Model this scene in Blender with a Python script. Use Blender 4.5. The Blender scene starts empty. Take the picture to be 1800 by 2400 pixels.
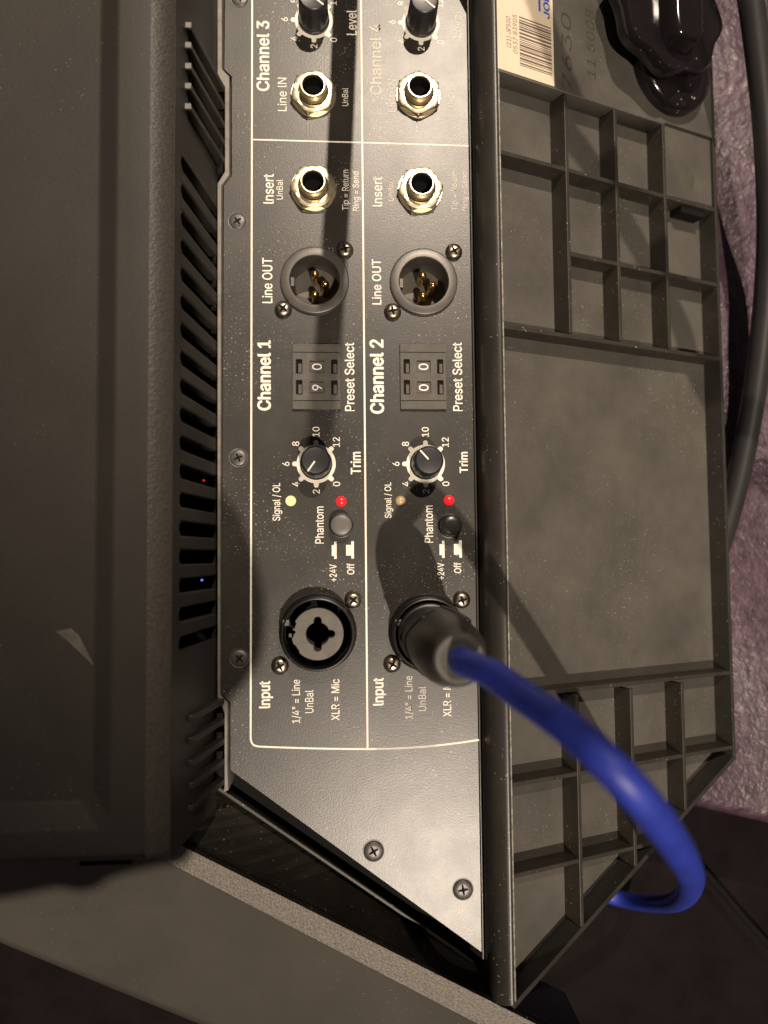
import bpy, bmesh, math, random
from math import sin, cos, pi, radians, sqrt
from mathutils import Vector, Matrix
random.seed(7)
SC = bpy.context.scene
COL = SC.collection
MM = 0.001

# ------------------------------------------------------------------ camera
CAM_H = 270.0                      # mm above the jack panel (z = 0)
F_PX = 1690.0                      # focal length in picture units (picture is 1659 x 2212 units)
TX, TY, ROLL = 0.0645, 0.0557, 0.00944
d_ = Vector((TX, TY, -1)).normalized()
up_ = Vector((sin(ROLL), cos(ROLL), 0))
r_ = d_.cross(up_).normalized()
u_ = r_.cross(d_)
cam_data = bpy.data.cameras.new("camera")
cam = bpy.data.objects.new("camera", cam_data); COL.objects.link(cam)
cam.matrix_world = Matrix(((r_.x, u_.x, -d_.x, 0), (r_.y, u_.y, -d_.y, 0), (r_.z, u_.z, -d_.z, CAM_H*MM), (0, 0, 0, 1)))
cam_data.sensor_fit = 'VERTICAL'; cam_data.sensor_height = 36.0
cam_data.lens = 36.0*F_PX/2212.0
cam_data.clip_start = 0.005; cam_data.clip_end = 20
cam_data.dof.use_dof = True; cam_data.dof.focus_distance = 0.268; cam_data.dof.aperture_fstop = 7.0
SC.camera = cam

# ------------------------------------------------------------------ light
w = bpy.data.worlds.new("World"); SC.world = w; w.use_nodes = True
bg = w.node_tree.nodes['Background']
bg.inputs['Color'].default_value = (1.0, 0.82, 0.80, 1); bg.inputs['Strength'].default_value = 0.075
def spot(name, loc, target, power, color, radius, blend, size):
    L = bpy.data.lights.new(name, 'SPOT'); L.energy = power; L.color = color; L.shadow_soft_size = size
    L.spot_size = 2*math.atan(radius/(Vector(loc)-Vector(target)).length); L.spot_blend = blend
    o = bpy.data.objects.new(name, L); COL.objects.link(o); o.location = loc
    o.rotation_euler = (Vector(target)-Vector(loc)).to_track_quat('-Z', 'Y').to_euler()
    return o
spot('ceiling_spot_back', (0.32, 1.40, 2.0), (.12, .36, 0), 225, (1.0, 0.83, 0.66), .45, .6, .014)
spot('ceiling_spot_front', (0.30, -0.93, 2.0), (.12, -.08, 0), 205, (1.0, 0.84, 0.68), .60, .8, .015)
SC.view_settings.view_transform = 'Standard'; SC.view_settings.look = 'None'
SC.view_settings.exposure = 0.0; SC.view_settings.gamma = 1.0

# ------------------------------------------------------------------ picture -> place
def ray(px, py): return d_*F_PX + r_*(px-829.5) - u_*(py-1106)
def P(px, py, z=0.0):
    v = ray(px, py); t = (CAM_H-z)/(-v.z); return Vector((v.x*t, v.y*t, z))
LEG_T, LEG_X0, LEG_Z0 = radians(23.1), 57.0, 12.0
LEGM = Matrix.Translation(Vector((LEG_X0, 0, LEG_Z0))*MM) @ Matrix.Rotation(LEG_T, 4, 'Y')
def LG(px, py, wz=0.0):
    n = Vector((sin(LEG_T), 0, cos(LEG_T))); ux = Vector((cos(LEG_T), 0, -sin(LEG_T)))
    o = Vector((LEG_X0, 0, LEG_Z0))+n*wz; c = Vector((0, 0, CAM_H)); v = ray(px, py)
    t = (o-c).dot(n)/v.dot(n); q = c+v*t-o
    return Vector((q.dot(ux), q.y, wz))

# ------------------------------------------------------------------ materials
def mat(name, color=(.02,.02,.02), rough=.5, metal=0.0, bump=0.0, bscale=1500, mottle=0.0, mscale=40, dust=0.0,
        dscale=900, rvar=0.0, emit=None, estr=0.0, dustcol=(.55,.5,.42), coat=0.0, tint=None, spec=0.5, bscale2=0, scratch=0.0):
    m = bpy.data.materials.new(name); m.use_nodes = True
    nt = m.node_tree; N = nt.nodes; K = nt.links; b = N['Principled BSDF']
    b.inputs['Base Color'].default_value = (*color, 1); b.inputs['Roughness'].default_value = rough
    b.inputs['Metallic'].default_value = metal; b.inputs['Specular IOR Level'].default_value = spec
    if coat: b.inputs['Coat Weight'].default_value = coat; b.inputs['Coat Roughness'].default_value = .1
    if emit: b.inputs['Emission Color'].default_value = (*emit, 1); b.inputs['Emission Strength'].default_value = estr
    tc = N.new('ShaderNodeTexCoord'); co = tc.outputs['Object']
    def noise(scale, detail=3, rgh=.5):
        n = N.new('ShaderNodeTexNoise'); n.inputs['Scale'].default_value = scale; n.inputs['Detail'].default_value = detail
        n.inputs['Roughness'].default_value = rgh; K.new(co, n.inputs['Vector']); return n.outputs['Fac']
    def rng(src, a, b_, c, d):
        n = N.new('ShaderNodeMapRange'); n.inputs['From Min'].default_value = a; n.inputs['From Max'].default_value = b_
        n.inputs['To Min'].default_value = c; n.inputs['To Max'].default_value = d; K.new(src, n.inputs['Value']); return n.outputs['Result']
    def mix(fac, A, B):
        n = N.new('ShaderNodeMix'); n.data_type = 'RGBA'; K.new(fac, n.inputs['Factor'])
        for k, v in ((6, A), (7, B)):
            if isinstance(v, tuple): n.inputs[k].default_value = (*v, 1)
            else: K.new(v, n.inputs[k])
        return n.outputs[2]
    colour = None
    if mottle:
        f = rng(noise(mscale, 4, .6), .3, .7, 0, 1)
        lo = tuple(c*(1-mottle) for c in color); hi = tuple(min(1, c*(1+mottle)) for c in color)
        if tint: hi = tuple(min(1, c*(1+mottle)*t) for c, t in zip(color, tint))
        colour = mix(f, lo, hi)
    if dust:
        f = rng(noise(dscale, 2, .5), .72-.09*dust, .77-.09*dust, 0, .75)
        f2 = rng(noise(mscale*.6, 2, .5), .42, .68, 0, 1)
        mm = N.new('ShaderNodeMath'); mm.operation = 'MULTIPLY'; K.new(f, mm.inputs[0]); K.new(f2, mm.inputs[1])
        colour = mix(mm.outputs[0], colour if colour is not None else color, dustcol)
    if colour is not None: K.new(colour, b.inputs['Base Color'])
    if rvar: K.new(rng(noise(mscale*1.7, 4, .6), .3, .7, rough-rvar, rough+rvar), b.inputs['Roughness'])
    if bump:
        bp = N.new('ShaderNodeBump'); bp.inputs['Strength'].default_value = 1.0; bp.inputs['Distance'].default_value = bump*MM
        K.new(noise(bscale, 3, .55), bp.inputs['Height'])
        if bscale2:
            b2 = N.new('ShaderNodeBump'); b2.inputs['Distance'].default_value = bump*3*MM
            K.new(noise(bscale2, 2, .5), b2.inputs['Height']); K.new(bp.outputs['Normal'], b2.inputs['Normal']); bp = b2
        K.new(bp.outputs['Normal'], b.inputs['Normal'])
    return m
M = {}
M['panel'] = mat('panel_paint', (.024,.0215,.0175), .36, bump=.034, bscale=1700, mottle=.35, mscale=60, dust=.8, dscale=1300, rvar=.012, spec=.62)
M['housing'] = mat('housing_plastic', (.050,.044,.037), .55, bump=.05, bscale=900, mottle=.12, mscale=30, dust=.1, dscale=1500)
M['grain'] = mat('grained_edge_plastic', (.135,.116,.094), .42, bump=.30, bscale=1500, mottle=.4, mscale=1300)
M['edge'] = mat('housing_edge_plastic', (.080,.070,.058), .45, bump=.22, bscale=1300, mottle=.25, mscale=1000)
M['leg2'] = mat('smooth_leg_plastic', (.066,.060,.050), .5, bump=.04, bscale=1100, mottle=.12, mscale=25, dust=.15, dscale=1400)
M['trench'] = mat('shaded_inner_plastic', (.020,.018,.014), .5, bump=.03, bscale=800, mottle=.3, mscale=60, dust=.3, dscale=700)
M['tip'] = mat('worn_lit_tip_plastic', (.28,.27,.25), .5, mottle=.15, mscale=900)  # worn grey fin tops, their lit look put into the pale colour
M['edgeglint'] = mat('edge_highlight_plastic', (.26,.24,.20), .4, mottle=.6, mscale=500)  # rim highlight of the leg's edge bar, put into a pale colour
M['stain'] = mat('grey_stain', (.062,.060,.046), .5, mottle=.2, mscale=300)
M['lip'] = mat('lip_plastic', (.17,.155,.135), .5, bump=.05, bscale=1200, mottle=.25, mscale=200)
M['wall'] = mat('vent_wall_plastic', (.026,.023,.020), .5, bump=.03, bscale=900, mottle=.2)
M['dark'] = mat('dark_cavity', (.006,.006,.006), .8, mottle=.2, spec=.15)
M['leg'] = mat('ribbed_leg_plastic', (.070,.065,.055), .50, bump=.045, bscale=1300, mottle=.26, mscale=38, dust=.36, dscale=1600, rvar=.08)
M['rib'] = mat('shaded_rib_plastic', (.028,.0245,.019), .5, bump=.03, bscale=900, mottle=.25, mscale=120, dust=.3, dscale=900)  # shading of the ribs put into a darker colour than the leg floor
M['bar'] = mat('leg_edge_plastic', (.030,.028,.024), .36, bump=.02, bscale=1200, mottle=.2, mscale=80, dust=.3)
M['white'] = mat('white_print', (.80,.76,.65), .55, mottle=.08, mscale=500)
M['whitefaint'] = mat('glare_worn_white_print', (.50,.47,.40), .5, mottle=.3, mscale=900)  # greyer white: glare washing out the lettering painted in, with rubbed print
M['nickel'] = mat('brass_nickel_metal', (.68,.60,.42), .38, 1.0, bump=.008, bscale=600, mottle=.12, mscale=300)
M['screw'] = mat('tarnished_screw_metal', (.34,.29,.23), .32, 1.0, bump=.03, bscale=700, mottle=.3, mscale=500)
M['darkscrew'] = mat('black_screw_metal', (.09,.085,.08), .42, .5, bump=.03, bscale=900, mottle=.3, mscale=500)
M['gold'] = mat('gold_pin_metal', (.95,.62,.18), .22, 1.0)
M['xlr'] = mat('socket_ring_metal', (.095,.088,.080), .38, .4, bump=.02, bscale=900, mottle=.15, mscale=200)
M['insert'] = mat('socket_insert_plastic', (.085,.075,.062), .5, bump=.03, bscale=900, mottle=.2, mscale=250)
M['black'] = mat('black_plastic', (.010,.010,.010), .35, bump=.01, bscale=900, mottle=.2)
M['gloss'] = mat('gloss_black_plastic', (.008,.0065,.007), .16, bump=.01, bscale=300, mottle=.2, dust=.2, dscale=500)
M['knob'] = mat('knob_rubber', (.018,.018,.020), .35, bump=.015, bscale=1500, mottle=.2)
M['buttongrey'] = mat('button_plastic', (.10,.095,.09), .42, bump=.01, bscale=1500)
M['buttonshaded'] = mat('shaded_button_plastic', (.022,.022,.020), .3, bump=.01, bscale=1500)  # same kind of button, the cable's shadow put into its colour
M['selector'] = mat('selector_plastic', (.075,.068,.056), .6, bump=.06, bscale=1500, mottle=.2, mscale=400)
M['digit'] = mat('digit_print', (.80,.80,.78), .5)
M['amber'] = mat('amber_lamp', (.75,.6,.25), .35, emit=(1,.80,.35), estr=.55)
M['amberoff'] = mat('unlit_amber_lamp', (.42,.31,.17), .35)
M['red'] = mat('red_lamp', (.6,.01,.01), .25, emit=(1,.02,.025), estr=.75)
M['blueled'] = mat('blue_lamp', (.02,.02,.5), .3, emit=(.15,.2,1), estr=1.2)
M['plug'] = mat('plug_rubber', (.013,.012,.011), .40, bump=.02, bscale=700, mottle=.25, mscale=90)
M['plugring'] = mat('plug_end_rubber', (.060,.056,.048), .6, mottle=.2, mscale=150)
M['blue'] = mat('blue_cable_jacket', (.024,.042,.34), .46, bump=.03, bscale=1400, mottle=.18, mscale=150, dust=.1, dscale=1200, rvar=.05, dustcol=(.25,.25,.45))
M['cable'] = mat('black_cable_jacket', (.022,.021,.022), .35, bump=.02, bscale=800, mottle=.2)
M['paper'] = mat('paper_sticker', (.66,.56,.42), .6, mottle=.05, mscale=80)
M['ink'] = mat('sticker_ink', (.13,.10,.08), .6)
M['inkblue'] = mat('blue_sticker_ink', (.05,.09,.42), .6)
M['pencil'] = mat('pencil_mark', (.030,.027,.021), .6)
M['purple'] = mat('purple_vinyl', (.060,.034,.050), .45, bump=.30, bscale=620, mottle=.45, mscale=160, rvar=.12, spec=.5, bscale2=260, dust=.2, dscale=500, dustcol=(.3,.2,.25))
M['floor'] = mat('dark_floor', (.0075,.0050,.0055), .8, bump=.4, bscale=320, mottle=.5, mscale=40, spec=.1, dust=.1, dscale=500, dustcol=(.03,.02,.02))

# ------------------------------------------------------------------ mesh helpers
def link(name, me, m, parent=None, loc=(0,0,0), rotz=0.0, smooth=False, label=None):
    o = bpy.data.objects.new(name, me); COL.objects.link(o)
    if m is not None:
        me.materials.clear(); me.materials.append(M[m] if isinstance(m, str) else m)
    if parent is not None: o.parent = parent
    o.location = Vector(loc)*MM; o.rotation_euler = (0, 0, rotz)
    if smooth:
        for p in me.polygons: p.use_smooth = True
    if label: o['label'] = label
    return o
def tag(o, label, cat, group=None, kind=None):
    if kind: o['kind'] = kind
    if label: o['label'] = label
    if cat: o['category'] = cat
    if group: o['group'] = group
    return o
def empty(name, loc=(0,0,0)):
    o = bpy.data.objects.new(name, None); COL.objects.link(o); o.location = Vector(loc)*MM; o.empty_display_size = .01
    return o
def mesh(name, verts, faces):
    me = bpy.data.meshes.new(name); me.from_pydata([tuple(Vector(v)*MM) for v in verts], [], faces); me.update(); return me
def fixn(me):
    bm = bmesh.new(); bm.from_mesh(me); bmesh.ops.recalc_face_normals(bm, faces=bm.faces); bm.to_mesh(me); bm.free(); return me
def bevel(me, w, seg=2, ang=30):
    bm = bmesh.new(); bm.from_mesh(me)
    bmesh.ops.remove_doubles(bm, verts=bm.verts, dist=1e-7); bmesh.ops.recalc_face_normals(bm, faces=bm.faces)
    es = [e for e in bm.edges if len(e.link_faces) == 2 and e.calc_face_angle(0) > radians(ang)]
    bmesh.ops.bevel(bm, geom=es, offset=w*MM, segments=seg, profile=.5, affect='EDGES', clamp_overlap=True)
    bm.to_mesh(me); bm.free(); return me
def box(x0, x1, y0, y1, z0, z1, bv=0.0, name='box'):
    v = [(x,y,z) for z in (z0,z1) for y in (y0,y1) for x in (x0,x1)]
    f = [(0,2,3,1),(4,5,7,6),(0,1,5,4),(2,6,7,3),(0,4,6,2),(1,3,7,5)]
    me = mesh(name, v, f)
    if bv: bevel(me, bv)
    return me
def lathe(prof, seg=48, name='lathe', cap0=True, cap1=True, fx=None):
    v = []; f = []
    for r, z in prof:
        for k in range(seg):
            a = 2*pi*k/seg; rr = r if fx is None else fx(r, z, a); v.append((rr*cos(a), rr*sin(a), z))
    for i in range(len(prof)-1):
        for k in range(seg):
            k2 = (k+1) % seg; f.append((i*seg+k, i*seg+k2, (i+1)*seg+k2, (i+1)*seg+k))
    if cap0: f.append(tuple(range(seg))[::-1])
    if cap1: n = (len(prof)-1)*seg; f.append(tuple(range(n, n+seg)))
    return fixn(mesh(name, v, f))
def autosmooth(me, ang=35):
    for p in me.polygons: p.use_smooth = True
    bm = bmesh.new(); bm.from_mesh(me)
    for e in bm.edges:
        if len(e.link_faces) == 2 and e.calc_face_angle(0) > radians(ang): e.smooth = False
    bm.to_mesh(me); bm.free(); return me
def shape(loops, z0, z1, bv=0.0, name='shape'):
    """flat plate from closed outlines (first outer, the rest holes), between heights z0 and z1"""
    cu = bpy.data.curves.new(name, 'CURVE'); cu.dimensions = '2D'; cu.fill_mode = 'BOTH'
    for lp in loops:
        sp = cu.splines.new('POLY'); sp.points.add(len(lp)-1); sp.use_cyclic_u = True
        for i, p in enumerate(lp): sp.points[i].co = (p[0]*MM, p[1]*MM, 0, 1)
    cu.extrude = (z1-z0)/2*MM - bv*MM; cu.bevel_depth = bv*MM; cu.bevel_resolution = 1; cu.offset = -bv*MM
    o = bpy.data.objects.new(name, cu); me = bpy.data.meshes.new_from_object(o)
    me.transform(Matrix.Translation((0, 0, (z0+z1)/2*MM)))
    bpy.data.objects.remove(o); bpy.data.curves.remove(cu); return me
def circ(x, y, r, n=48): return [(x+r*cos(2*pi*k/n), y+r*sin(2*pi*k/n)) for k in range(n)]
def rect(x0, x1, y0, y1): return [(x0,y0),(x1,y0),(x1,y1),(x0,y1)]
def rrect(x0, x1, y0, y1, r, n=5):
    out = []
    for cx, cy, a0 in ((x1-r,y1-r,0),(x0+r,y1-r,90),(x0+r,y0+r,180),(x1-r,y0+r,270)):
        for k in range(n+1):
            a = radians(a0+90*k/n); out.append((cx+r*cos(a), cy+r*sin(a)))
    return out
def spline(pts, n=12):
    out = []; pts = [Vector(p) for p in pts]
    q = [pts[0]*2-pts[1]] + pts + [pts[-1]*2-pts[-2]]
    for i in range(1, len(q)-2):
        a, b, c, d = q[i-1:i+3]
        for k in range(n):
            t = k/n; out.append(.5*((2*b)+(c-a)*t+(2*a-5*b+4*c-d)*t*t+(3*b-a-3*c+d)*t**3))
    out.append(pts[-1]); return out
def tube(pts, r, seg=20, name='tube', smoothn=12, rf=None):
    p = spline(pts, smoothn) if smoothn else [Vector(a) for a in pts]
    v = []; f = []; n = None
    for i, c in enumerate(p):
        t = (p[min(i+1, len(p)-1)]-p[max(i-1, 0)]).normalized()
        if n is None: n = t.orthogonal().normalized()
        n = (n - t*n.dot(t)).normalized(); b = t.cross(n)
        rr = r if rf is None else rf(i/(len(p)-1))
        for k in range(seg):
            a = 2*pi*k/seg; v.append(c+n*rr*cos(a)+b*rr*sin(a))
    for i in range(len(p)-1):
        for k in range(seg):
            k2 = (k+1) % seg; f.append((i*seg+k, i*seg+k2, (i+1)*seg+k2, (i+1)*seg+k))
    f.append(tuple(range(seg))); f.append(tuple(range((len(p)-1)*seg, len(p)*seg)))
    return fixn(mesh(name, v, f))
def join(meshes, name='joined'):
    bm = bmesh.new()
    for me in meshes: bm.from_mesh(me)
    out = bpy.data.meshes.new(name); bm.to_mesh(out); bm.free(); return out
import os
try:
    FONT = bpy.data.fonts.load(os.path.join(bpy.utils.system_resource('DATAFILES'), 'fonts', 'Inter.woff2'))
except Exception:
    FONT = None
def text_mesh(s, bold=0.0, shear=0.0):
    cu = bpy.data.curves.new('lettering', 'FONT'); cu.body = s.replace('I', 'l') if FONT else s; cu.size = 1.0; cu.resolution_u = 3; cu.shear = shear
    if FONT: cu.font = FONT
    o = bpy.data.objects.new('lettering', cu); me = bpy.data.meshes.new_from_object(o)
    bpy.data.objects.remove(o); bpy.data.curves.remove(cu)
    if bold > .004:          # heavier strokes: a few copies of the outline, each a hair above the last
        cs = []
        for k, (dx, dy) in enumerate(((0,0),(bold,0),(-bold,0),(0,bold*.6),(0,-bold*.6),(bold*.8,bold*.5),(-bold*.8,-bold*.5))):
            c = me.copy(); c.transform(Matrix.Translation((dx, dy, k*.0015))); cs.append(c)
        me = join(cs)
    return me
CAPH = max(v.co.y for v in text_mesh('H').vertices)
def letters(s, L, capx, yr, bold=.012, mt='white', parent=None, proj=None, z=.04, name='lettering'):
    """s reads upwards in the picture; capx = (cap-top x, baseline x), yr = (top y, bottom y) in picture units at height z"""
    me = text_mesh(s, bold); xs = [v.co.x for v in me.vertices]; x0, x1 = min(xs), max(xs)
    yc = (yr[0]+yr[1])/2; xc = (capx[0]+capx[1])/2
    a = proj(xc, yr[1]); b = proj(xc, yr[0]); c = proj(capx[0], yc); d = proj(capx[1], yc)
    ln = (b-a).length; cap = (d-c).length; base = d.x; y0 = a.y
    for v in me.vertices:
        tx = (v.co.x-x0)/(x1-x0)*ln; ty = v.co.y/CAPH*cap
        v.co = Vector((base-ty, y0+tx, z+v.co.z*3))*MM
    return link(name, me, mt, parent)
def pp(px, py): return P(px, py, 0)

# ================================================================== BASE UNIT
base = tag(empty('loudspeaker_base', (0, 0, 0)), 'black loudspeaker base with white-lettered jack panel, knobs, sockets and vented housing', 'speaker base')

# ---- positions on the panel (mm), from the picture plane
def xy(px, py): v = P(px, py); return (v.x, v.y)
JACKS = [xy(677,206), xy(677,409), xy(903,208), xy(907,413)]
XLRS = [xy(680,607), xy(915,610)]
COMBOS = [xy(687,1366), xy(922,1366)]
CH1X = -6.1; CH2X = 32.1
# panel plate
edge_px = [(487,-160),(484,150),(500,165),(500,380),(483,401),(478,1499),(497,1517),(497,1664),(1041,2058),(1008,30),(975,-35),(975,-160)]
outline = [xy(*p) for p in edge_px]
holes = [circ(x, y, 11.4) for x, y in XLRS]+[circ(x, y, 11.1) for x, y in COMBOS]
sel = [(xy(632,885), xy(735,745)), (xy(865,885), xy(962,745))]
panel = link('jack_panel', autosmooth(shape([outline]+holes, -2.0, 0, .15)), 'panel', base)
# border and divider lines (printed)
def strip(pts, wd, z=.03, name='border_line', mt='white', parent=None):
    v = []; f = []; p = [Vector((a[0], a[1], z)) for a in pts]
    for i, c in enumerate(p):
        t = (p[min(i+1, len(p)-1)]-p[max(i-1, 0)]).normalized(); n = Vector((-t.y, t.x, 0))
        v += [c+n*wd/2, c-n*wd/2]
    for i in range(len(p)-1): f.append((2*i, 2*i+1, 2*i+3, 2*i+2))
    return link(name, mesh(name, v, f), mt, parent)
ln = [xy(545,-100), xy(543,800), xy(541.5,1596)]
c0 = Vector(xy(541.5,1596)); c1 = Vector(xy(558,1612.5))
ln += [tuple(c0.lerp(c1, t)+Vector((-1,-1))*1.0*sin(pi*t)*.55) for t in (.2,.4,.6,.8)] + [tuple(c1)]
for t in range(1, 13):
    px = 558+(1034.5-558)*t/12; ln.append(xy(px, 1597.5+ (20.5)*(1-((px-795)/244)**2) if px > 795 else 1618-5.5*((795-px)/237)**2))
strip(ln, .62, parent=panel)
strip([xy(779,-100), xy(780,10), xy(787,800), xy(794,1617)], .62, z=.035, parent=panel, name='divider_line')
strip([xy(545,301.5), xy(780,308), xy(1012,315)], .5, z=.04, parent=panel, name='divider_line')

T = [  # text, cap-top x, baseline x, top y, bottom y, bold
 ('Channel 1',557,584,735,887,.030),('Line OUT',567,588,557,655,.014),('Insert',569,591,376,440,.012),('UnBal',597,611,388,431,0),
 ('Tip = Return',739,753,367,454,.003),('Ring = Send',762,775,371,455,0),('Line IN',600,619,168,240,.004),('Channel 3',555,581,45,197,.022),
 ('Level',749,770,22,76,.014),('UnBal',739,752,190,229,0),('Preset Select',745,765,740,888,.014),('Trim',758,779,976,1025,.022),
 ('Signal / OL',589,605,1043,1125,.008),('Phantom',681,699,1094,1174,.008),('+24V',712,727,1219,1256,.014),('Off',750,765,1217,1241,.014),
 ('Input',560,583,1471,1530,.026),('1/4" = Line',631,648,1468,1562,.006),('UnBal',659,677,1491,1540,.004),('XLR = Mic',716,733,1467,1556,.010),
 ('Channel 2',800,828,733,894,.030),('Line OUT',804,823,560,658,.014),('Insert',805,825,382,446,.008),
 ('Preset Select',978,998,740,888,.014),('Trim',993,1010,976,1022,.022),('Signal / OL',831,845,1042,1119,.006),('Phantom',917,935,1092,1172,.008),
 ('+24V',945,959,1216,1252,.014),('Off',981,996,1215,1238,.014),('Input',806,828,1464,1524,.022),('1/4" = Line',875,891,1460,1553,.006),
 ('UnBal',904,920,1483,1536,.004),('XLR = Mic',957,974,1460,1548,.010)]
TW = [('Channel 4',799,823,52,206,.012),('Line IN',838,854,172,242,0),('UnBal',968,981,192,232,0),('Level',978,996,25,82,.004),('UnBal',838,850,392,434,0),
 ('Tip = Return',975,987,368,455,0),('Ring = Send',998,1009,372,455,0)]
for t in T: letters(t[0], None, (t[1], t[2]), (t[3], t[4]), t[5], 'white', panel, pp)
for t in TW: letters(t[0], None, (t[1], t[2]), (t[3], t[4]), t[5], 'whitefaint', panel, pp)

# knob dials (printed ring with ticks and figures)
TICKS = [(-45,'0'),(-90,'2'),(-135,'4'),(180,'6'),(135,'8'),(90,'10'),(45,'12')]
def dial(cx, cy):
    n = 64; loops = []
    out = []
    for k in range(n*3):
        a = 2*pi*k/(n*3); r = 6.75
        for deg, _ in TICKS:
            da = (math.degrees(a)-deg+180) % 360-180
            if abs(da) < 7.4: r = max(r, 7.1+1.15*sqrt(max(0, 1-(da/7.5)**2)))
        out.append((cx+r*cos(a), cy+r*sin(a)))
    me = shape([out, circ(cx, cy, 5.35)], .02, .045)
    link('dial_ring', me, 'white', panel)
    for deg, s in TICKS:
        a = radians(deg); r = 9.9 if abs(deg) != 90 else (9.6 if deg < 0 else 11.2)
        if deg == 180: r = 10.4
        x = cx+r*cos(a); y = cy+r*sin(a)
        if deg == 45: y += .6
        me = text_mesh(s, .010); xs = [v.co.x for v in me.vertices]; mx = (min(xs)+max(xs))/2
        sc = 2.35/CAPH
        for v in me.vertices: v.co = Vector((x-(v.co.y-CAPH/2)*sc, y+(v.co.x-mx)*sc*.92, .05+v.co.z*3))*MM
        link('lettering', me, 'white', panel)
KN = [(xy(683,1002), radians(-125), 'trim_knob'), (xy(919.5,1002), radians(132), 'trim_knob'), (xy(678,44), radians(-38), 'level_knob'), (xy(909,50), radians(-38), 'level_knob')]
for i, ((x, y), a, nm) in enumerate(KN):
    dial(x, y)
    H = 10.5 if i < 2 else 12.0
    def flute(r, z, an): return r*(1+.012*math.copysign(abs(cos(an*12))**.5, cos(an*12))) if (.5 < z < H-1.2 and r > 4) else r
    k = link(nm, autosmooth(lathe([(5.6,.1),(5.55,.9),(5.2,1.2),(4.95,H-.9),(4.75,H-.3),(4.3,H-.02),(3.6,H-.12),(.1,H-.30)], 72, fx=flute), 40), 'knob', base, (x, y, 0), a)
    k['label'] = ['trim knob of channel 1','trim knob of channel 2','level knob of channel 3','level knob of channel 4'][i]
    link('pointer_line', box(.4, 4.5, -.27, .27, H-.28, H+.10, .04), 'white', k)

# symbols beside the push buttons
for dx, dy in ((0, 0), (1, 0)):
    ox, oy = (0, 0) if dx == 0 else (233, -2)
    for (a, b, c, d, e, f_, g, h) in (((1170,1235,1290,1440, 1205,1237,1240,1480)), (1370,1475,1285,1435, 1443,1477,1235,1475)):
        k = 5.925; s = .9217
        q = lambda X, Y: xy((580+X/k)*s+ox, (1060+Y/k)*s+oy)
        p0, p1 = q(a, d), q(b, c); q0, q1 = q(e, h), q(f_, g)
        link('switch_symbol', join([box(p0[0], p1[0], p0[1], p1[1], .02, .045), box(q0[0], q1[0], q0[1], q1[1], .02, .05)]), 'white', panel)

# LEDs
for (px, py, m, lab) in ((628,1082,'amber','lit pale yellow signal lamp'),(737,1083,'red','lit red phantom lamp'),(865,1082,'amberoff','unlit tan signal lamp'),(970,1081,'red','lit red phantom lamp')):
    x, y = xy(px, py)
    o = link('indicator_lamp', lathe([(1.85,0.0),(1.8,.25),(1.5,.75),(1.0,1.05),(.4,1.2),(.05,1.22)], 28), m, base, (x, y, .02), smooth=True, label=lab)
# push buttons
for i, (px, py) in enumerate(((737,1135),(971,1136))):
    x, y = xy(px, py)
    c = link('push_button', autosmooth(lathe([(4.3,.02),(4.3,.35),(3.95,.4),(3.9,.02)], 40), 40), 'black', base, (x, y, 0))
    link('button_cap', autosmooth(lathe([(3.75,.05),(3.7,4.3),(3.5,4.9),(3.0,5.25),(1.5,5.42),(.05,5.45)] if i else [(3.75,.05),(3.7,4.0),(3.55,4.3),(3.2,4.5),(1.5,4.55),(.05,4.55)], 40), 50), 'buttonshaded' if i else 'buttongrey', c)

# ---- preset selectors
for i, (lo, hi) in enumerate(sel):
    (x0, y0), (x1, y1) = lo, hi
    wx = x1-x0; hy = y1-y0; bh = 1.1
    outr = rect(x0, x1, y0, y1); hl = []; cells = []
    for fy in (.315, .635):
        cy = y0+hy*(fy+.02)
        hl.append(rect(x0+wx*.36, x0+wx*.66, cy-hy*.088, cy+hy*.088)); cells.append((x0+wx*.51, cy))
        for fx in (.14, .87):
            cx = x0+wx*fx; hl.append(rrect(cx-wx*.065, cx+wx*.065, cy-hy*.11, cy+hy*.11, .35))
    so = link('preset_selector', shape([outr]+hl, .02, bh, .12), 'selector', base)
    so['label'] = ['preset selector of channel 1 showing 9 and 0', 'preset selector of channel 2 showing 0 and 0'][i]
    link('selector_backing', box(x0+.3, x1-.3, y0+.3, y1-.3, .03, .12), 'dark', so)
    for j, (cx, cy) in enumerate(cells):
        # number wheel: a curved drum seen through the window
        link('number_wheel', box(cx-wx*.145, cx+wx*.145, cy-hy*.083, cy+hy*.083, .2, .45, .1), 'selector', so)
        me = text_mesh(('9' if (i == 0 and j == 0) else '0'), .006); xs = [v.co.x for v in me.vertices]; mx = (min(xs)+max(xs))/2
        sc = 3.3/CAPH
        for v in me.vertices: v.co = Vector((cx-(v.co.y-CAPH/2)*sc*.98, cy+(v.co.x-mx)*sc*.95, .50+v.co.z*3))*MM
        link('digit', me, 'digit', so)
        for fx in (.14, .87):
            bx = x0+wx*fx
            link('step_button', box(bx-wx*.02, bx+wx*.055, cy-hy*.095, cy+hy*.045, .1, .85, .15), 'selector', so)
    for fy in (.13, .87):
        yy = y0+hy*fy
        link('end_ridge', box(x0+.2, x1-.2, yy-.12, yy+.12, bh-.06, bh+.05), 'dark', so)

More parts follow.
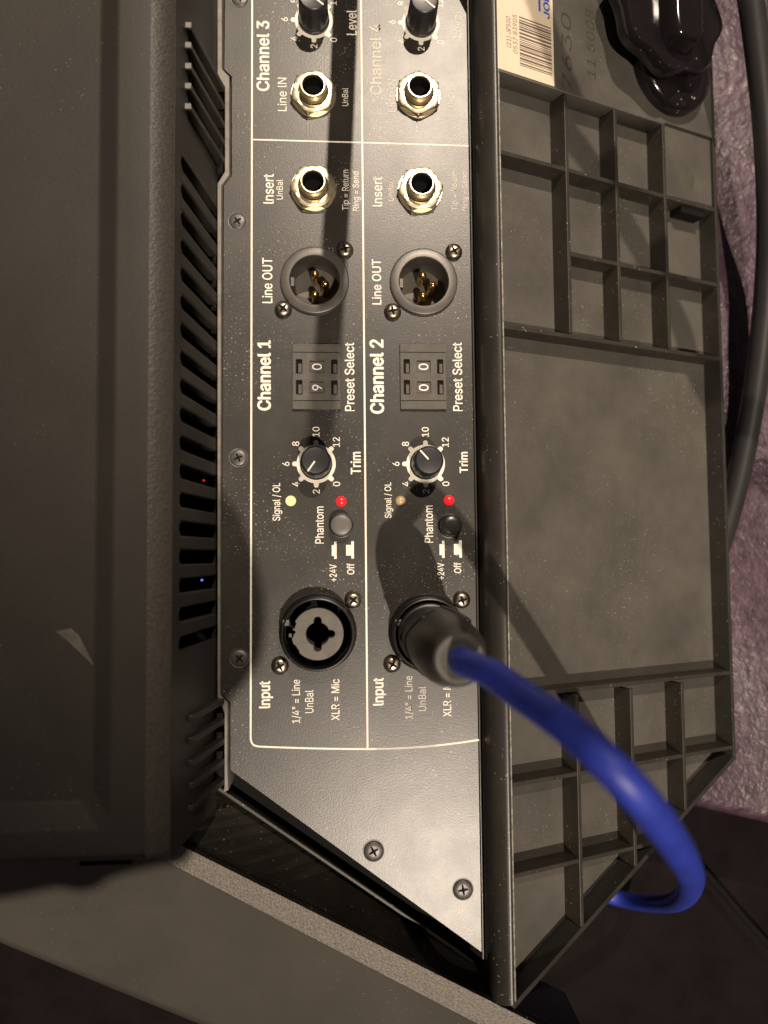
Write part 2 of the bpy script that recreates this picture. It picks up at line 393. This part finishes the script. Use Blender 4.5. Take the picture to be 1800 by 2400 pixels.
# ---- screws
def cross_mesh(r, z, wd=.42, dep=.5):
    pts = []
    for k in range(4):
        a = pi/2*k; c, s = cos(a), sin(a)
        for (px, py) in ((wd, wd*.0+wd), (r, wd*.55), (r, -wd*.55)): pts.append((px*c-py*s, px*s+py*c))
    # corners ordered around: recompute simply
    pts = []
    for k in range(4):
        a = pi/2*k; c, s = cos(a), sin(a)
        for (px, py) in ((r, -wd*.6), (r, wd*.6), (wd, wd)): pts.append((px*c-py*s, px*s+py*c))
    return shape([pts], z-dep, z)
def pan_screw(px, py, rot, r=3.0, h=1.9, name='panel_screw', parent=base, m='screw'):
    x, y = xy(px, py)
    prof = [(r,.03),(r*1.01,.3),(r*.93,h*.55),(r*.72,h*.86),(r*.45,h*.985),(.05,h)]
    s = link(name, lathe(prof, 40), m, parent, (x, y, 0), rot, smooth=True)
    cr = link('cross_recess', cross_mesh(r*.55, h+.015, .46, .3), 'dark', s)
    return s
for (px, py, r) in ((745,541,.3),(612,669,.9),(980,545,.5),(848,674,.2),(763,1296,.9),(605,1438,.5),(997,1296,.3),(847,1434,1.0)):
    pan_screw(px, py, r)
for (px, py, r) in ((513,478,.6),(515,989,.4),(517,1422,.8),(518,-3,.2)):
    x, y = xy(px, py)
    s = link('flush_screw', autosmooth(lathe([(3.35,.02),(3.35,.12),(3.1,.14),(2.95,.08),(2.85,.22),(2.5,.42),(1.2,.5),(.05,.52)], 40), 60), 'darkscrew', base, (x, y, 0), r)
    link('cross_recess', cross_mesh(1.55, .535, .38, .3), 'dark', s)
for (px, py, r) in ((807,1838,.5),(1000,1921,.15)):
    x, y = xy(px, py)
    s = link('flush_screw', autosmooth(lathe([(3.75,.02),(3.75,.10),(3.5,.13),(3.35,.06),(3.25,.3),(2.9,.55),(1.5,.66),(.05,.68)], 44), 60), 'darkscrew', base, (x, y, 0), r)
    link('cross_recess', cross_mesh(1.75, .70, .42, .3), 'dark', s)

# ---- 1/4 inch jacks
def hexf(r, z, a):
    if r < 7.2: return r
    k = (a % (pi/3))-pi/6
    return min(r, 7.15/cos(k))
for (x, y), rot, lab in zip(JACKS, (.25, .05, .5, .12), ('line in jack of channel 3','insert jack of channel 1','line in jack of channel 4','insert jack of channel 2')):
    j = link('phone_jack', autosmooth(lathe([(8.1,.03),(8.1,.45),(7.9,.6),(5.0,.6)], 60, cap1=False), 30), 'nickel', base, (x, y, 0), rot, label=lab)
    link('hex_nut', autosmooth(lathe([(8.3,.62),(8.3,2.1),(7.6,2.6),(6.75,2.85),(5.4,2.85),(5.2,2.6),(5.1,.8)], 144, cap0=False, cap1=False, fx=hexf), 25), 'nickel', j)
    link('threaded_barrel', autosmooth(lathe([(5.0,.7),(4.95,3.4),(4.55,3.9),(4.45,6.1),(4.2,6.4),(3.85,6.4),(3.6,6.15),(3.55,.3)], 60, cap0=False, cap1=False), 30), 'nickel', j)
    link('jack_bore', lathe([(3.5,5.2),(3.45,.3),(.05,.25)], 32, cap0=False), 'dark', j)

# ---- male line-out sockets
for i, (x, y) in enumerate(XLRS):
    r = link('line_out_socket', autosmooth(lathe([(12.0,.03),(12.0,.7),(11.7,1.1),(11.3,1.25),(8.95,1.25),(8.7,1.0),(8.6,.2),(8.6,-15)], 72, cap0=False, cap1=False), 30), 'xlr', base, (x, y, 0))
    r['label'] = ['line out socket of channel 1','line out socket of channel 2'][i]
    link('socket_insert', lathe([(8.6,-12.0),(.05,-12.0)], 48, cap0=False), 'insert', r)
    me = box(-8.5, -7.1, -1.6, 1.6, -12, -.6, .2); link('key_tab', me, 'xlr', r)
    for (dx, dy) in ((0, 3.7), (0, -3.7), (3.6, 0)):
        link('gold_pin', lathe([(1.4,-12),(1.4,-3.0),(1.1,-2.2),(.6,-1.75),(.05,-1.6)], 20), 'gold', r, (dx, dy, 0), smooth=True)

# ---- combo input sockets
def combo(x, y):
    c = link('input_socket', autosmooth(lathe([(13.2,.03),(13.2,1.0),(12.9,1.6),(12.5,2.0),(12.2,7.4),(11.95,7.9),(11.6,8.0),(11.35,7.8),(11.2,.5),(11.2,-14)], 80, cap0=False, cap1=False), 28), 'black', base, (x, y, 0))
    link('socket_backing', lathe([(11.3,-14),(.05,-14)], 40, cap0=False), 'dark', c)
    out = []
    for k in range(96):
        a = 2*pi*k/96; r = 8.7
        dg = math.degrees(a)
        if 150 < dg < 168: r = 8.0
        if 172 < dg < 186: r = 7.5 if dg < 180 else 8.1
        if 205 < dg < 222: r = 8.25
        out.append((r*cos(a), r*sin(a)))
    ctr = []
    for k in range(96):
        a = 2*pi*k/96; r = 3.9
        for t in (0, 90, 270):
            da = (math.degrees(a)-t+180) % 360-180
            # small round lobes
            L = 4.5; rr = 1.25; s = sin(radians(da))*L
            if abs(da) < 90 and abs(s) < rr: r = max(r, L*cos(radians(da))+sqrt(rr*rr-s*s))
        ctr.append((r*cos(a), r*sin(a)))
    ins = link('socket_core', shape([out, ctr], -4.0, 6.3, .2), 'insert', c)
    link('keyway', box(-11.6, -9.3, 3.0, 5.0, 5.2, 7.7, .2), 'xlr', c)
    link('release_catch', box(-9.6, -8.6, -.9, .3, 4.4, 6.2, .15), 'insert', c)
    return c
c1 = combo(*COMBOS[0]); c1['label'] = 'empty input socket of channel 1'
c2 = combo(*COMBOS[1]); c2['label'] = 'input socket of channel 2 with a plug in it'

# ---- housing around the panel
def wx(z): return -40.0-6.0*z/42.0
WT = 42.0
ZR0 = 40.53
# lip between vents and panel
lip_px_out = [(470,-160),(470,165),(486,190),(486,372),(470,398),(470,1505),(478,1520),(485,1540),(485,1700),(482,1712)]
lip_in = [(480,-160),(480,151),(496,167),(496,379),(479,402),(475,1500),(492,1518),(492,1662),(494,1706)]
lp = [xy(*p) for p in lip_px_out]+[xy(*p) for p in lip_in[::-1]]
link('panel_lip', shape([lp], -20, .6, .25), 'lip', base)
# body under the panel
body = [xy(*p) for p in ((440,-170),(440,1850),(600,1850),(1060,2110),(1065,2060),(1030,-170))]
link('body_box', shape([[(x, y) for x, y in body]], -42, -16), 'dark', base)
# vent wall: slats between the slots
wall = link('vent_wall', None or (lambda: (lambda v, f: fixn(mesh('vent_wall', v, f)))(*(lambda: ([], []))()))() if False else mesh('vent_wall', [], []), 'wall', base)
def wallbox(y0, y1, z0, z1, th=3.0, bv=.35):
    v = []
    for z in (z0, z1):
        for y in (y0, y1):
            for t in (0, -th): v.append((wx(z)+t, y, z))
    f = [(0,2,3,1),(4,5,7,6),(0,1,5,4),(2,6,7,3),(0,4,6,2),(1,3,7,5)]
    me = fixn(mesh('vent_slat', v, f))
    return bevel(me, bv) if bv else me
SY = [119.5-8.53*i for i in range(18)]; SW = 4.3; ST = 37.0
parts = [wallbox(-84, 250, ST, WT+.5, 3, 0), wallbox(SY[0]+SW/2, 250, -1, ST, 3, 0), wallbox(-84, SY[-1]-SW/2, -1, ST, 3, 0)]
wall.data = join(parts); wall.data.materials.append(M['wall'])
for i in range(17):
    ya = SY[i]-SW/2; yb = SY[i+1]+SW/2
    link('vent_slat', wallbox(yb, ya, -1, ST+.2, 3.6, .5), 'wall', base)
# rounded slot ends
for i in range(18):
    for s in (-1, 1):
        ye = SY[i]+s*SW/2
        v = [(wx(ST)-.1, ye, ST+.1), (wx(ST)-.1, ye-s*1.5, ST+.1), (wx(ST-2)-.1, ye, ST-2.0), (wx(ST)-2.6, ye, ST+.1), (wx(ST)-2.6, ye-s*1.5, ST+.1), (wx(ST-2)-2.6, ye, ST-2.0)]
        parts.append(fixn(mesh('c', v, [(0,1,2),(3,5,4),(0,2,5,3),(1,4,5,2),(0,3,4,1)])))
wall.data = join(parts); wall.data.materials.append(M['wall'])
q3 = [P(120,1364,ZR0), P(153,1357,ZR0), P(170,1372,ZR0), P(205,1440,ZR0), P(150,1388,ZR0)]
link('pale_scuff', shape([[(p.x, p.y) for p in q3]], ZR0, ZR0+.04), 'lip', base)
link('vent_cavity', box(-75, -60, -90, 250, -40, 30), 'dark', base)
for (px, py, m, r) in ((447,1038,'red',.35),(443,1253,'blueled',.4)):
    q = P(px, py, 6.0); link('status_lamp', lathe([(r,0),(r,.6),(.05,.9)], 12), m, base, (q.x-1.0, q.y, 6))
# upper fins and lower fins: blades standing out of the wall
def fin(yc, h, bot, th=1.9, lean=0.0):
    v = []
    for s in (-1, 1):
        y = yc+s*th/2
        v += [(wx(0)-2, y, 0), (bot, y, .2), (wx(h)+1.6, y, h), (wx(h)-2, y, h)]
    f = [(0,1,2,3),(7,6,5,4),(0,4,5,1),(1,5,6,2),(2,6,7,3),(3,7,4,0)]
    return bevel(fixn(mesh('vent_fin', v, f)), .25)
UF = [P(x, y, 33).y for x, y in ((415,57),(415,100),(415,145),(415,188),(415,232))]
LF = [P(x, y, 28).y for x, y in ((411,1552),(411,1600),(411,1649),(411,1698),(411,1747))]
for y in UF:
    fo = link('vent_fin', fin(y, 33, -37.2), 'wall', base)
    link('fin_tip', box(wx(33)-1.6, wx(33)+1.7, y-.95, y+.95, 32.7, 33.7, .2), 'tip', fo)
for y in LF: link('vent_fin', fin(y, 28, -37.0), 'wall', base)
# black recess behind the fins
rv = [(wx(z)+t, y, z) for z in (1, 31) for y in (UF[-1]-2.5, UF[0]+.8) for t in (.12, -1)]
link('fin_recess', fixn(mesh('fin_recess', rv, [(0,2,3,1),(4,5,7,6),(0,1,5,4),(2,6,7,3),(0,4,6,2),(1,3,7,5)])), 'dark', base)
# housing block: grained edge, top face with sunk field
ZT = 46.0; YE = -84.0
e = []
g = []
prof = [(wx(WT), WT), (wx(WT)-.6, WT+1.6), (wx(WT)-5.8, ZT-.2), (wx(WT)-6.4, ZT)]
v = []; f = []
NY = 40
for i in range(NY+1):
    y = 250+(YE+3-250)*i/NY
    for x, z in prof: v.append((x, y, z))
for (dy, dz) in ((-1.6, -.6), (-2.6, -1.8), (-3.0, -3.5), (-3.0, -60)):
    for x, z in prof: v.append((x-.6*abs(dz if dz > -5 else 3.5)/3.5, YE+3+dy, z+dz))
rows = len(v)//4
for i in range(rows-1):
    for k in range(3): f.append((4*i+k, 4*i+k+1, 4*i+k+5, 4*i+k+4))
link('grained_edge', fixn(mesh('grained_edge', v, f)), 'edge', base, smooth=True)
XR = prof[-1][0]
RX0, RX1 = -61.9, -68.0; RY0, RY1 = -74.4, -68.3; ZR = 40.5
XL = -260.0; YU = 250.0
v = [(XR,YU,ZT),(XR,YE+3,ZT),(XL,YE+3,ZT),(RX0,YU,ZT),(RX0,RY0+3,ZT),(RX0-3,RY0,ZT),(XL,RY0,ZT),(RX1,YU,ZR),(RX1,RY1+3,ZR),(RX1-3,RY1,ZR),(XL,RY1,ZR),(XL,YU,ZR),
     (XR-.6,YE+1.4,ZT-.6),(XL,YE+1.4,ZT-.6),(XR-1,YE+.2,ZT-2.5),(XL,YE+.2,ZT-2.5),(XR-1,YE,ZT-60),(XL,YE,ZT-60)]
f = [(0,1,4,3),(1,2,6,5,4),(3,4,8,7),(4,5,9,8),(5,6,10,9),(7,8,9,10,11),(1,12,13,2),(12,14,15,13),(14,16,17,15)]
me = fixn(mesh('housing_top', v, f)); bevel(me, 1.6, 3, 12)
link('housing_top', autosmooth(me, 60), 'housing', base)

# ---- ledges in the slot below the panel's slanted edge
def quad_strip(a, b, name, m, parent, smooth=False):
    n = len(a); return link(name, fixn(mesh(name, list(a)+list(b), [(i, i+1, n+i+1, n+i) for i in range(n-1)])), m, parent, smooth=smooth)
A0, A1 = P(497,1664,-2), P(1041,2058,-2)
B0, B1 = P(497,1716,-10), P(1005,2062,-10)
dn = Vector(((B1-B0).y, -(B1-B0).x, 0)).normalized()
def ext(a, b, t0, t1): return a+(b-a)*t0, a+(b-a)*t1
b0, b1 = ext(B0, B1, -.1, 1.3)
v = [b0, b1, b1+dn*1.3, b0+dn*1.3, b0+Vector((0,0,-25)), b1+Vector((0,0,-25)), b1+dn*1.3+Vector((0,0,-25)), b0+dn*1.3+Vector((0,0,-25))]
me = fixn(mesh('inner_ledge', v, [(0,1,2,3),(4,5,6,7),(0,1,5,4),(2,3,7,6),(0,3,7,4),(1,2,6,5)]))
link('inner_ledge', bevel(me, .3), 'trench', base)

# ================================================================== RIBBED LEG
leg = empty('ribbed_leg'); leg.matrix_world = LEGM
tag(leg, 'grey-brown plastic leg with open square ribbed cells, right of the jack panel', 'leg')
DEP = 7.9
UB, UR = 1.0, 107.5
VT = 260.0
D0 = (1.0, -145.5); D1 = (107.5, -79.5)
def dv(u): return D0[1]+(D1[1]-D0[1])*(u-D0[0])/(D1[0]-D0[0])
floor_lp = [(UB-.5, VT), (UB-.5, D0[1]+1), (UR-.5, D1[1]+1), (UR-.5, VT)]
link('leg_floor', shape([floor_lp], -DEP-2, -DEP), 'leg', leg)
# deck above
deck = [(UB-.6, VT), (UB-.6, 167), (79.5, 167), (79.5, 168), (UR-1.6, 168), (UR-1.6, VT)]
link('deck_plate', shape([deck], -DEP+.01, 0, .25), 'leg', leg)
link('deck_step', shape([[(79.6,167.5),(79.6,140),(UR-1.7,140),(UR-1.7,167.9),(79.7,167.9)], ], -DEP+.01, -1.2, .2), 'leg', leg)
link('grey_smudge', shape([[(93+2.8*cos(a*pi/12)+.6*sin(a*.8), 148+5.6*sin(a*pi/12)) for a in range(24)]], -1.22, -1.17), 'stain', leg)
link('rib_notch', box(89, 102, 134.6, 138.2, -DEP+.3, -1.6, .3), 'dark', leg)
link('edge_highlight', box(UB-.42, UB+.06, D0[1]+1, VT, -.12, .10, .04), 'edgeglint', leg)  # pale strip added to paint the bar's rim highlight
TH = 1.5
def rib(u0, v0, u1, v1, top=0.0, th=TH, name='rib', m='rib'):
    a = Vector((u0, v0, 0)); b = Vector((u1, v1, 0)); t = (b-a).normalized(); n = Vector((-t.y, t.x, 0))*th/2
    v = []
    for z, k in ((-DEP+.02, 1.35), (top, 1)):
        for q in (a-n*k, a+n*k, b+n*k, b-n*k): v.append((q.x, q.y, z))
    me = fixn(mesh(name, v, [(0,1,2,3),(4,7,6,5),(0,4,5,1),(1,5,6,2),(2,6,7,3),(3,7,4,0)]))
    return link(name, bevel(me, .22), m, leg)
h = TH/2
for u, va, vb in ((31-h,167,78),(54.6-h,167,78),(79.4-h,168,78),(30-h,-48.5,dv(30)),(55-h,-48.5,dv(55)),(80.5-h,-48.5,dv(80.5))): rib(u, va-.4, u, vb+.4)
for v_, ua, ub in ((139.2-h,UB,UR),(108.3-h,31,UR),(78.2-h,UB,UR),(-47.8+h,UB,UR),(-76.6+h,UB,UR),(-105.9+h,UB,(-105.9+145.5)/.6197+1)):
    o = rib(ua-.3, v_, ub-.5, v_, top=-.35)
rib(UR-h, VT, UR-h, D1[1]-.4, .02, name='outer_rim', m='bar')
rib(UR-.2, D1[1], D0[0]-1, D0[1]-.6, .03, th=1.7, name='outer_rim', m='bar')
# long rounded edge bar
prof = [(UB, -DEP), (UB, -.45), (UB-.3, -.12), (UB-.9, 0), (UB-1.5, -.25), (UB-2.4, -1.0), (UB-3.3, -2.4), (UB-4.0, -4.4), (UB-4.2, -7.0), (UB-2.6, -12), (UB+5, -34), (UB+9, -34)]
v = []; f = []
ys = [VT, 150, 100, 50, 0, -50, -100, -140, D0[1]+2]
for i, y in enumerate(ys):
    for (u, z) in prof: v.append((u, y if i < len(ys)-1 else y-(u-UB)*-.35-1.5, z))
n = len(prof)
for i in range(len(ys)-1):
    for k in range(n-1): f.append((i*n+k, i*n+k+1, (i+1)*n+k+1, (i+1)*n+k))
f.append(tuple(range((len(ys)-1)*n, len(ys)*n)))
link('edge_bar', autosmooth(fixn(mesh('edge_bar', v, f)), 40), 'bar', leg)
# thin flange line low in the gap
link('edge_flange', box(UB-2.5, UB-1.8, D0[1]+8, VT, -23, -15, .2), 'bar', leg)
# sticker
s0 = LG(1078,163); s1 = LG(1197,189); u1s = s1.x; vb = s1.y+.3
st = link('paper_sticker', box(UB-.5, u1s, vb, VT-4, .02, .14), 'paper', leg)
st['label'] = 'cream barcode sticker'
bu0 = LG(1121,60).x; bu1 = LG(1190,80).x
vv = LG(1190,164).y; vt = LG(1121,33).y; bars = []; random.seed(3)
while vv < vt:
    wv = random.choice((.28,.28,.5,.75)); bars.append(box(bu0, bu1, vv, vv+wv, .15, .17)); vv += wv+random.choice((.3,.3,.45,.6))
link('barcode', join(bars), 'ink', st)
def leg_text(s, uc, v0, cap, ln_, m, parent, bold=0.0, name='lettering', z=.16, shear=0.0):
    me = text_mesh(s, bold, shear); xs = [q.co.x for q in me.vertices]; a, b = min(xs), max(xs)
    for q in me.vertices: q.co = Vector((uc+cap/2-q.co.y/CAPH*cap, v0+(q.co.x-a)/(b-a)*ln_, z+q.co.z*3))*MM
    return link(name, me, m, parent)
du = LG(1100,80).x; dv0 = LG(1110,115).y; dv1 = LG(1100,28).y
leg_text('0537 83905', LG(1112,70).x, dv0, 1.9, dv1-dv0, 'ink', st)
leg_text('(21) JP500', LG(1098,70).x, dv0+1.5, 1.9, dv1-dv0-3, 'ink', st)
la = LG(1163,30); lb = LG(1186,0)
link('blue_mark', box(la.x, la.x+.9, la.y+1, la.y+16, .15, .17), 'inkblue', st)
leg_text('JOL', LG(1180,20).x, la.y-.8, 2.6, 9, 'inkblue', st, .03)
# pencil writing
leg_text('7630', LG(1224,100).x, LG(1232,196).y, 4.6, LG(1222,28).y-LG(1232,196).y, 'pencil', leg, -.014, 'pencil_writing', .02, .1)
leg_text('11 5008', LG(1276,100).x, LG(1276,168).y, 4.0, LG(1270,20).y-LG(1276,168).y, 'pencil', leg, -.016, 'pencil_writing', .02, .1)

# leg clamp knob
kc = LG(1462,118)
kc = Vector((kc.x-5.5, kc.y-8.0, 0))
def lobes(r, z, a): return r*(1+.045*cos(8*a+.4)) if r > 17 else r
kb = link('clamp_knob', autosmooth(lathe([(18.5,.02),(18.5,3.5),(18,5.0),(17,5.9),(14.5,6.6),(12,7.0),(.05,7.1)], 96, fx=lambda r, z, a: r, cap1=False), 30), 'gloss', leg, kc)
kb['label'] = 'glossy black lobed clamp knob'
link('lobed_cap', autosmooth(lathe([(12,12.5),(23,12.7),(25.2,13.3),(26,15.0),(26,18.5),(25.2,20.0),(23,20.8),(10,21.0),(.05,21.1)], 128, fx=lobes), 30), 'gloss', kb, (-12.5, 14.5, -5))
link('knob_neck', tube([(-5,5,2),(-8,9,6),(-11,13,9)], 12, 40, smoothn=4), 'gloss', kb, smooth=True)
gp = [(-5.2,-26),(5.2,-26)]
vv_ = []
for z, kx, ky in ((20.6, 1.35, 1.0), (24.5, 1.2, .95), (26.4, 1.14, .94), (27.6, 1.0, .91), (28.1, .8, .86)):
    for k in range(40):
        a = 2*pi*k/40; ex = 6.4*kx*math.copysign(abs(cos(a))**.45, cos(a)); ey = 20.5*ky*math.copysign(abs(sin(a))**.45, sin(a))
        vv_.append((ex, ey, z))
ff = [(i*40+k, i*40+(k+1) % 40, (i+1)*40+(k+1) % 40, (i+1)*40+k) for i in range(4) for k in range(40)] + [tuple(range(160, 200))]
link('grip_bar', autosmooth(fixn(mesh('grip_bar', vv_, ff)), 60), 'gloss', kb, (-12.5, 14.5, -5))
me = text_mesh('20', .004)
for q in me.vertices: q.co = Vector((14.5-q.co.y*6.5, -9+q.co.x*6.5, 21.15))*MM
link('embossed_number', me, 'knob', kb, (-12.5, 14.5, -5))

# ================================================================== LOWER-LEFT LEG
leg2 = tag(empty('smooth_leg'), 'smooth brown-grey leg with a rough pale edge, running diagonally below the panel', 'leg')
U1, U2 = P(410,1836,8), P(1060,2163,8)
L1, L2 = P(353,1861,8), P(967,2181,8)
O1, O2 = P(0,2021,-3), P(467,2212,-3)
uA, uB = ext(U1, U2, -.35, 1.35); lA, lB = ext(L1, L2, -.3, 1.45)
oA, oB = ext(O1, O2, -.8, 2.6)
lA.z = lB.z = 7.0
N = 24
def row(a, b): return [a.lerp(b, i/N) for i in range(N+1)]
def off(a, dx, dy, dz): return a+Vector((dx, dy, dz))
R = [row(off(uA, .4, 1.0, -34), off(uB, .4, 1.0, -34)), row(off(uA, 0, .5, -1.5), off(uB, 0, .5, -1.5)), row(uA, uB), row(lA, lB)]
v = sum(R, []); n = N+1
f = [(k*n+i, k*n+i+1, (k+1)*n+i+1, (k+1)*n+i) for k in (2,) for i in range(N)]
s0_, s1_ = b0+dn*1.4+Vector((0,0,-9)), b1+dn*1.4+Vector((0,0,-9))
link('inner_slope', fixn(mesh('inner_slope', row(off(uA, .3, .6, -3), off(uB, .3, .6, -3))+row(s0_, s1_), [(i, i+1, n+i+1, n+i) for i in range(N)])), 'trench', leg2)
link('bevel_edge', fixn(mesh('bevel_edge', v[2*n:], [(i, i+1, n+i+1, n+i) for i in range(N)])), 'grain', leg2)
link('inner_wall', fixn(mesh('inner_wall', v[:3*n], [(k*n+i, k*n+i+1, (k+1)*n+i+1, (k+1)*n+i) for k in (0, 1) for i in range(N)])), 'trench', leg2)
lo1, lo2 = off(lA, -.5, -.9, -1.0), off(lB, -.5, -.9, -1.0)
rr = [row(lA, lB), row(lo1, lo2), row(oA, oB), row(off(oA, -3, -6, -8), off(oB, -3, -6, -8)), row(off(oA, -3, -7, -60), off(oB, -3, -7, -60))]
v = sum(rr, [])
link('outer_face', fixn(mesh('outer_face', v, [(k*n+i, k*n+i+1, (k+1)*n+i+1, (k+1)*n+i) for k in range(4) for i in range(N)])), 'leg2', leg2, smooth=True)

# ================================================================== CABLES
mic = tag(empty('microphone_cable', (COMBOS[1][0], COMBOS[1][1], 8)), 'blue cable with black plug in the right input socket, looping over ribbed leg', 'cable')
bx, by = COMBOS[1]
pl = link('plug_body', autosmooth(lathe([(10.6,-2),(10.6,1.2),(10.2,2.0),(9.6,2.2),(9.5,4.5),(9.75,4.8),(9.75,6.0),(9.7,6.6),(10.0,8.5),(10.1,26),(10.0,38),(9.7,46),(9.0,52),(8.0,57),(7.0,60),(6.9,61)], 64, cap1=False), 30), 'plug', mic)
link('end_ring', autosmooth(lathe([(6.9,61),(6.75,62.2),(6.2,62.8),(5.2,62.9),(4.4,62.6),(3.8,62.3),(.05,62.2)], 48, cap0=False, cap1=False), 40), 'plugring', pl)
# raised wavy parting line on the plug
pts = []
for i in range(19):
    t = i/18; a = radians(100+150*t); z = 27+5*sin(t*9); pts.append((10.1*cos(a), 10.1*sin(a), z))
link('moulded_ridge', tube(pts, .42, 8, smoothn=3), 'plug', pl, smooth=True)
link('latch_rib', tube([(9.8*cos(radians(70)),9.8*sin(radians(70)),8),(10*cos(radians(62)),10*sin(radians(62)),30),(9.5*cos(radians(58)),9.5*sin(radians(58)),46)], 1.1, 10, smoothn=6), 'plug', pl, smooth=True)
cpath = [Vector((bx, by, 60)), Vector((bx+.6, by-.4, 72)), P(1060,1455,87), P(1130,1504,100), P(1231,1575,117), P(1325,1662,126), P(1410,1757,122), P(1470,1845,102), P(1492,1900,60), P(1476,1938,0), P(1436,1952,-62), P(1350,1944,-104), P(1200,1900,-105), P(1060,1850,-105)]
cpath = [p-Vector((bx, by, 8)) for p in cpath]
link('cable_jacket', tube(cpath, 3.55, 28, smoothn=14), 'blue', mic, smooth=True)

blk = tube([P(1480,1330,-40), P(1545,1200,-42), P(1597,1020,-40), P(1638,790,-34), P(1660,540,-24), P(1655,300,-12), P(1630,60,-2), P(1595,-160,6), P(1540,-420,20)], 4.6, 24, smoothn=12)
tag(link('black_cable', blk, 'cable', smooth=True), 'thick black cable curving past the right side of the ribbed leg', 'cable')

def shade_pt(s, h, L): s = Vector(s); L = Vector(L); k = (h-s.z)/(L.z-s.z); return s+(L-s)*k
L2 = (320, 1400, 2000)
sb = [shade_pt(P(748,-130), 56, L2), shade_pt(P(746,0), 72, L2), shade_pt(P(735,300), 112, L2), shade_pt(P(716,640), 170, L2), shade_pt(P(692,930), 245, L2), shade_pt(P(684,985), 262, L2)]
top = sb[-1]
sb = [Vector((20, 420, -40)), Vector((8, 330, 10))] + sb + [top+(Vector(L2)-top)*.06, top+(Vector(L2)-top)*.35]
tag(link('hanging_cable', tube(sb, 4.3, 16, smoothn=10), 'cable', smooth=True), 'black cable hanging above the panel that throws the long dark streak down channel 3', 'cable')
s2 = [shade_pt(P(x, y, z), hh, L2) for x, y, z, hh in ((1210,180,-2,190),(1290,330,-10,176),(1390,480,-16,166),(1490,660,-24,158),(1560,840,-32,150))]
s2 = [Vector((90, 420, 300))]+s2+[Vector((250, 60, 60)), Vector((330, -60, -40))]
tag(link('hanging_cable', tube(s2, 5.0, 16, smoothn=10), 'cable', smooth=True), 'black cable hanging above the ribbed leg that throws the slanting shadow over its upper cells', 'cable')

# added unseen plate for hand and phone: throws the rounded shadow at the left
L1 = (300, -930, 2000)
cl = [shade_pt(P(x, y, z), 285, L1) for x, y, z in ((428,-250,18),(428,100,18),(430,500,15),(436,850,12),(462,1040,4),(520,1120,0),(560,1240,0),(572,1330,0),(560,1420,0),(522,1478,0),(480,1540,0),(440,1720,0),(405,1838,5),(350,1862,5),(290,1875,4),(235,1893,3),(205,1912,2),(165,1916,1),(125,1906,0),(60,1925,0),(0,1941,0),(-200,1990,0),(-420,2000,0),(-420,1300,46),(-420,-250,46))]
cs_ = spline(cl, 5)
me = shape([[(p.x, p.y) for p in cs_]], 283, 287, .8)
tag(link('shadow_plate', me, 'black'), 'unseen black plate added above the camera to throw the rounded dark shadow at the left', 'shadow blocker')
thin = tube([P(1520,1880,-100), P(1560,1925,-100), P(1610,1985,-100), P(1659,2040,-100), P(1740,2130,-100)], 1.6, 10)
tag(link('thin_cable', thin, 'dark', smooth=True), 'thin black cable lying on the dark floor at the lower right', 'cable')

# ================================================================== SURROUNDINGS
fl = link('floor', mesh('floor', [(-3000,-3000,-110),(3000,-3000,-110),(3000,3000,-110),(-3000,3000,-110)], [(0,1,2,3)]), 'floor')
fl['kind'] = 'structure'
# purple padded covering under the ribbed leg
v = []; f = []; nx, ny = 90, 160
for j in range(ny+1):
    for i in range(nx+1):
        x = 60+260*i/nx; y = -96+ 400*j/ny
        z = -48+.8*sin(x*.09+y*.05)+.5*sin(y*.13)
        yb_ = -92-.10*(x-140)
        v.append((x, y+(x-110)*-.0+ (1-j/ny)**6*(-.25*(x-125)), z))
for j in range(ny):
    for i in range(nx): f.append((j*(nx+1)+i, j*(nx+1)+i+1, (j+1)*(nx+1)+i+1, (j+1)*(nx+1)+i))
n0 = len(v)
for i in range(nx+1):
    x = 60+260*i/nx; v.append((x, -99-.25*(x-125), -52))
for i in range(nx+1):
    x = 60+260*i/nx; v.append((x, -100-.25*(x-125), -109))
for i in range(nx):
    f.append((i, i+1, n0+i+1, n0+i)); f.append((n0+i, n0+i+1, n0+nx+1+i+1, n0+nx+1+i))
pv = link('purple_pad', fixn(mesh('purple_pad', v, f)), 'purple', smooth=True)
tag(pv, 'purple leather-textured pad that the ribbed leg rests on', 'pad')
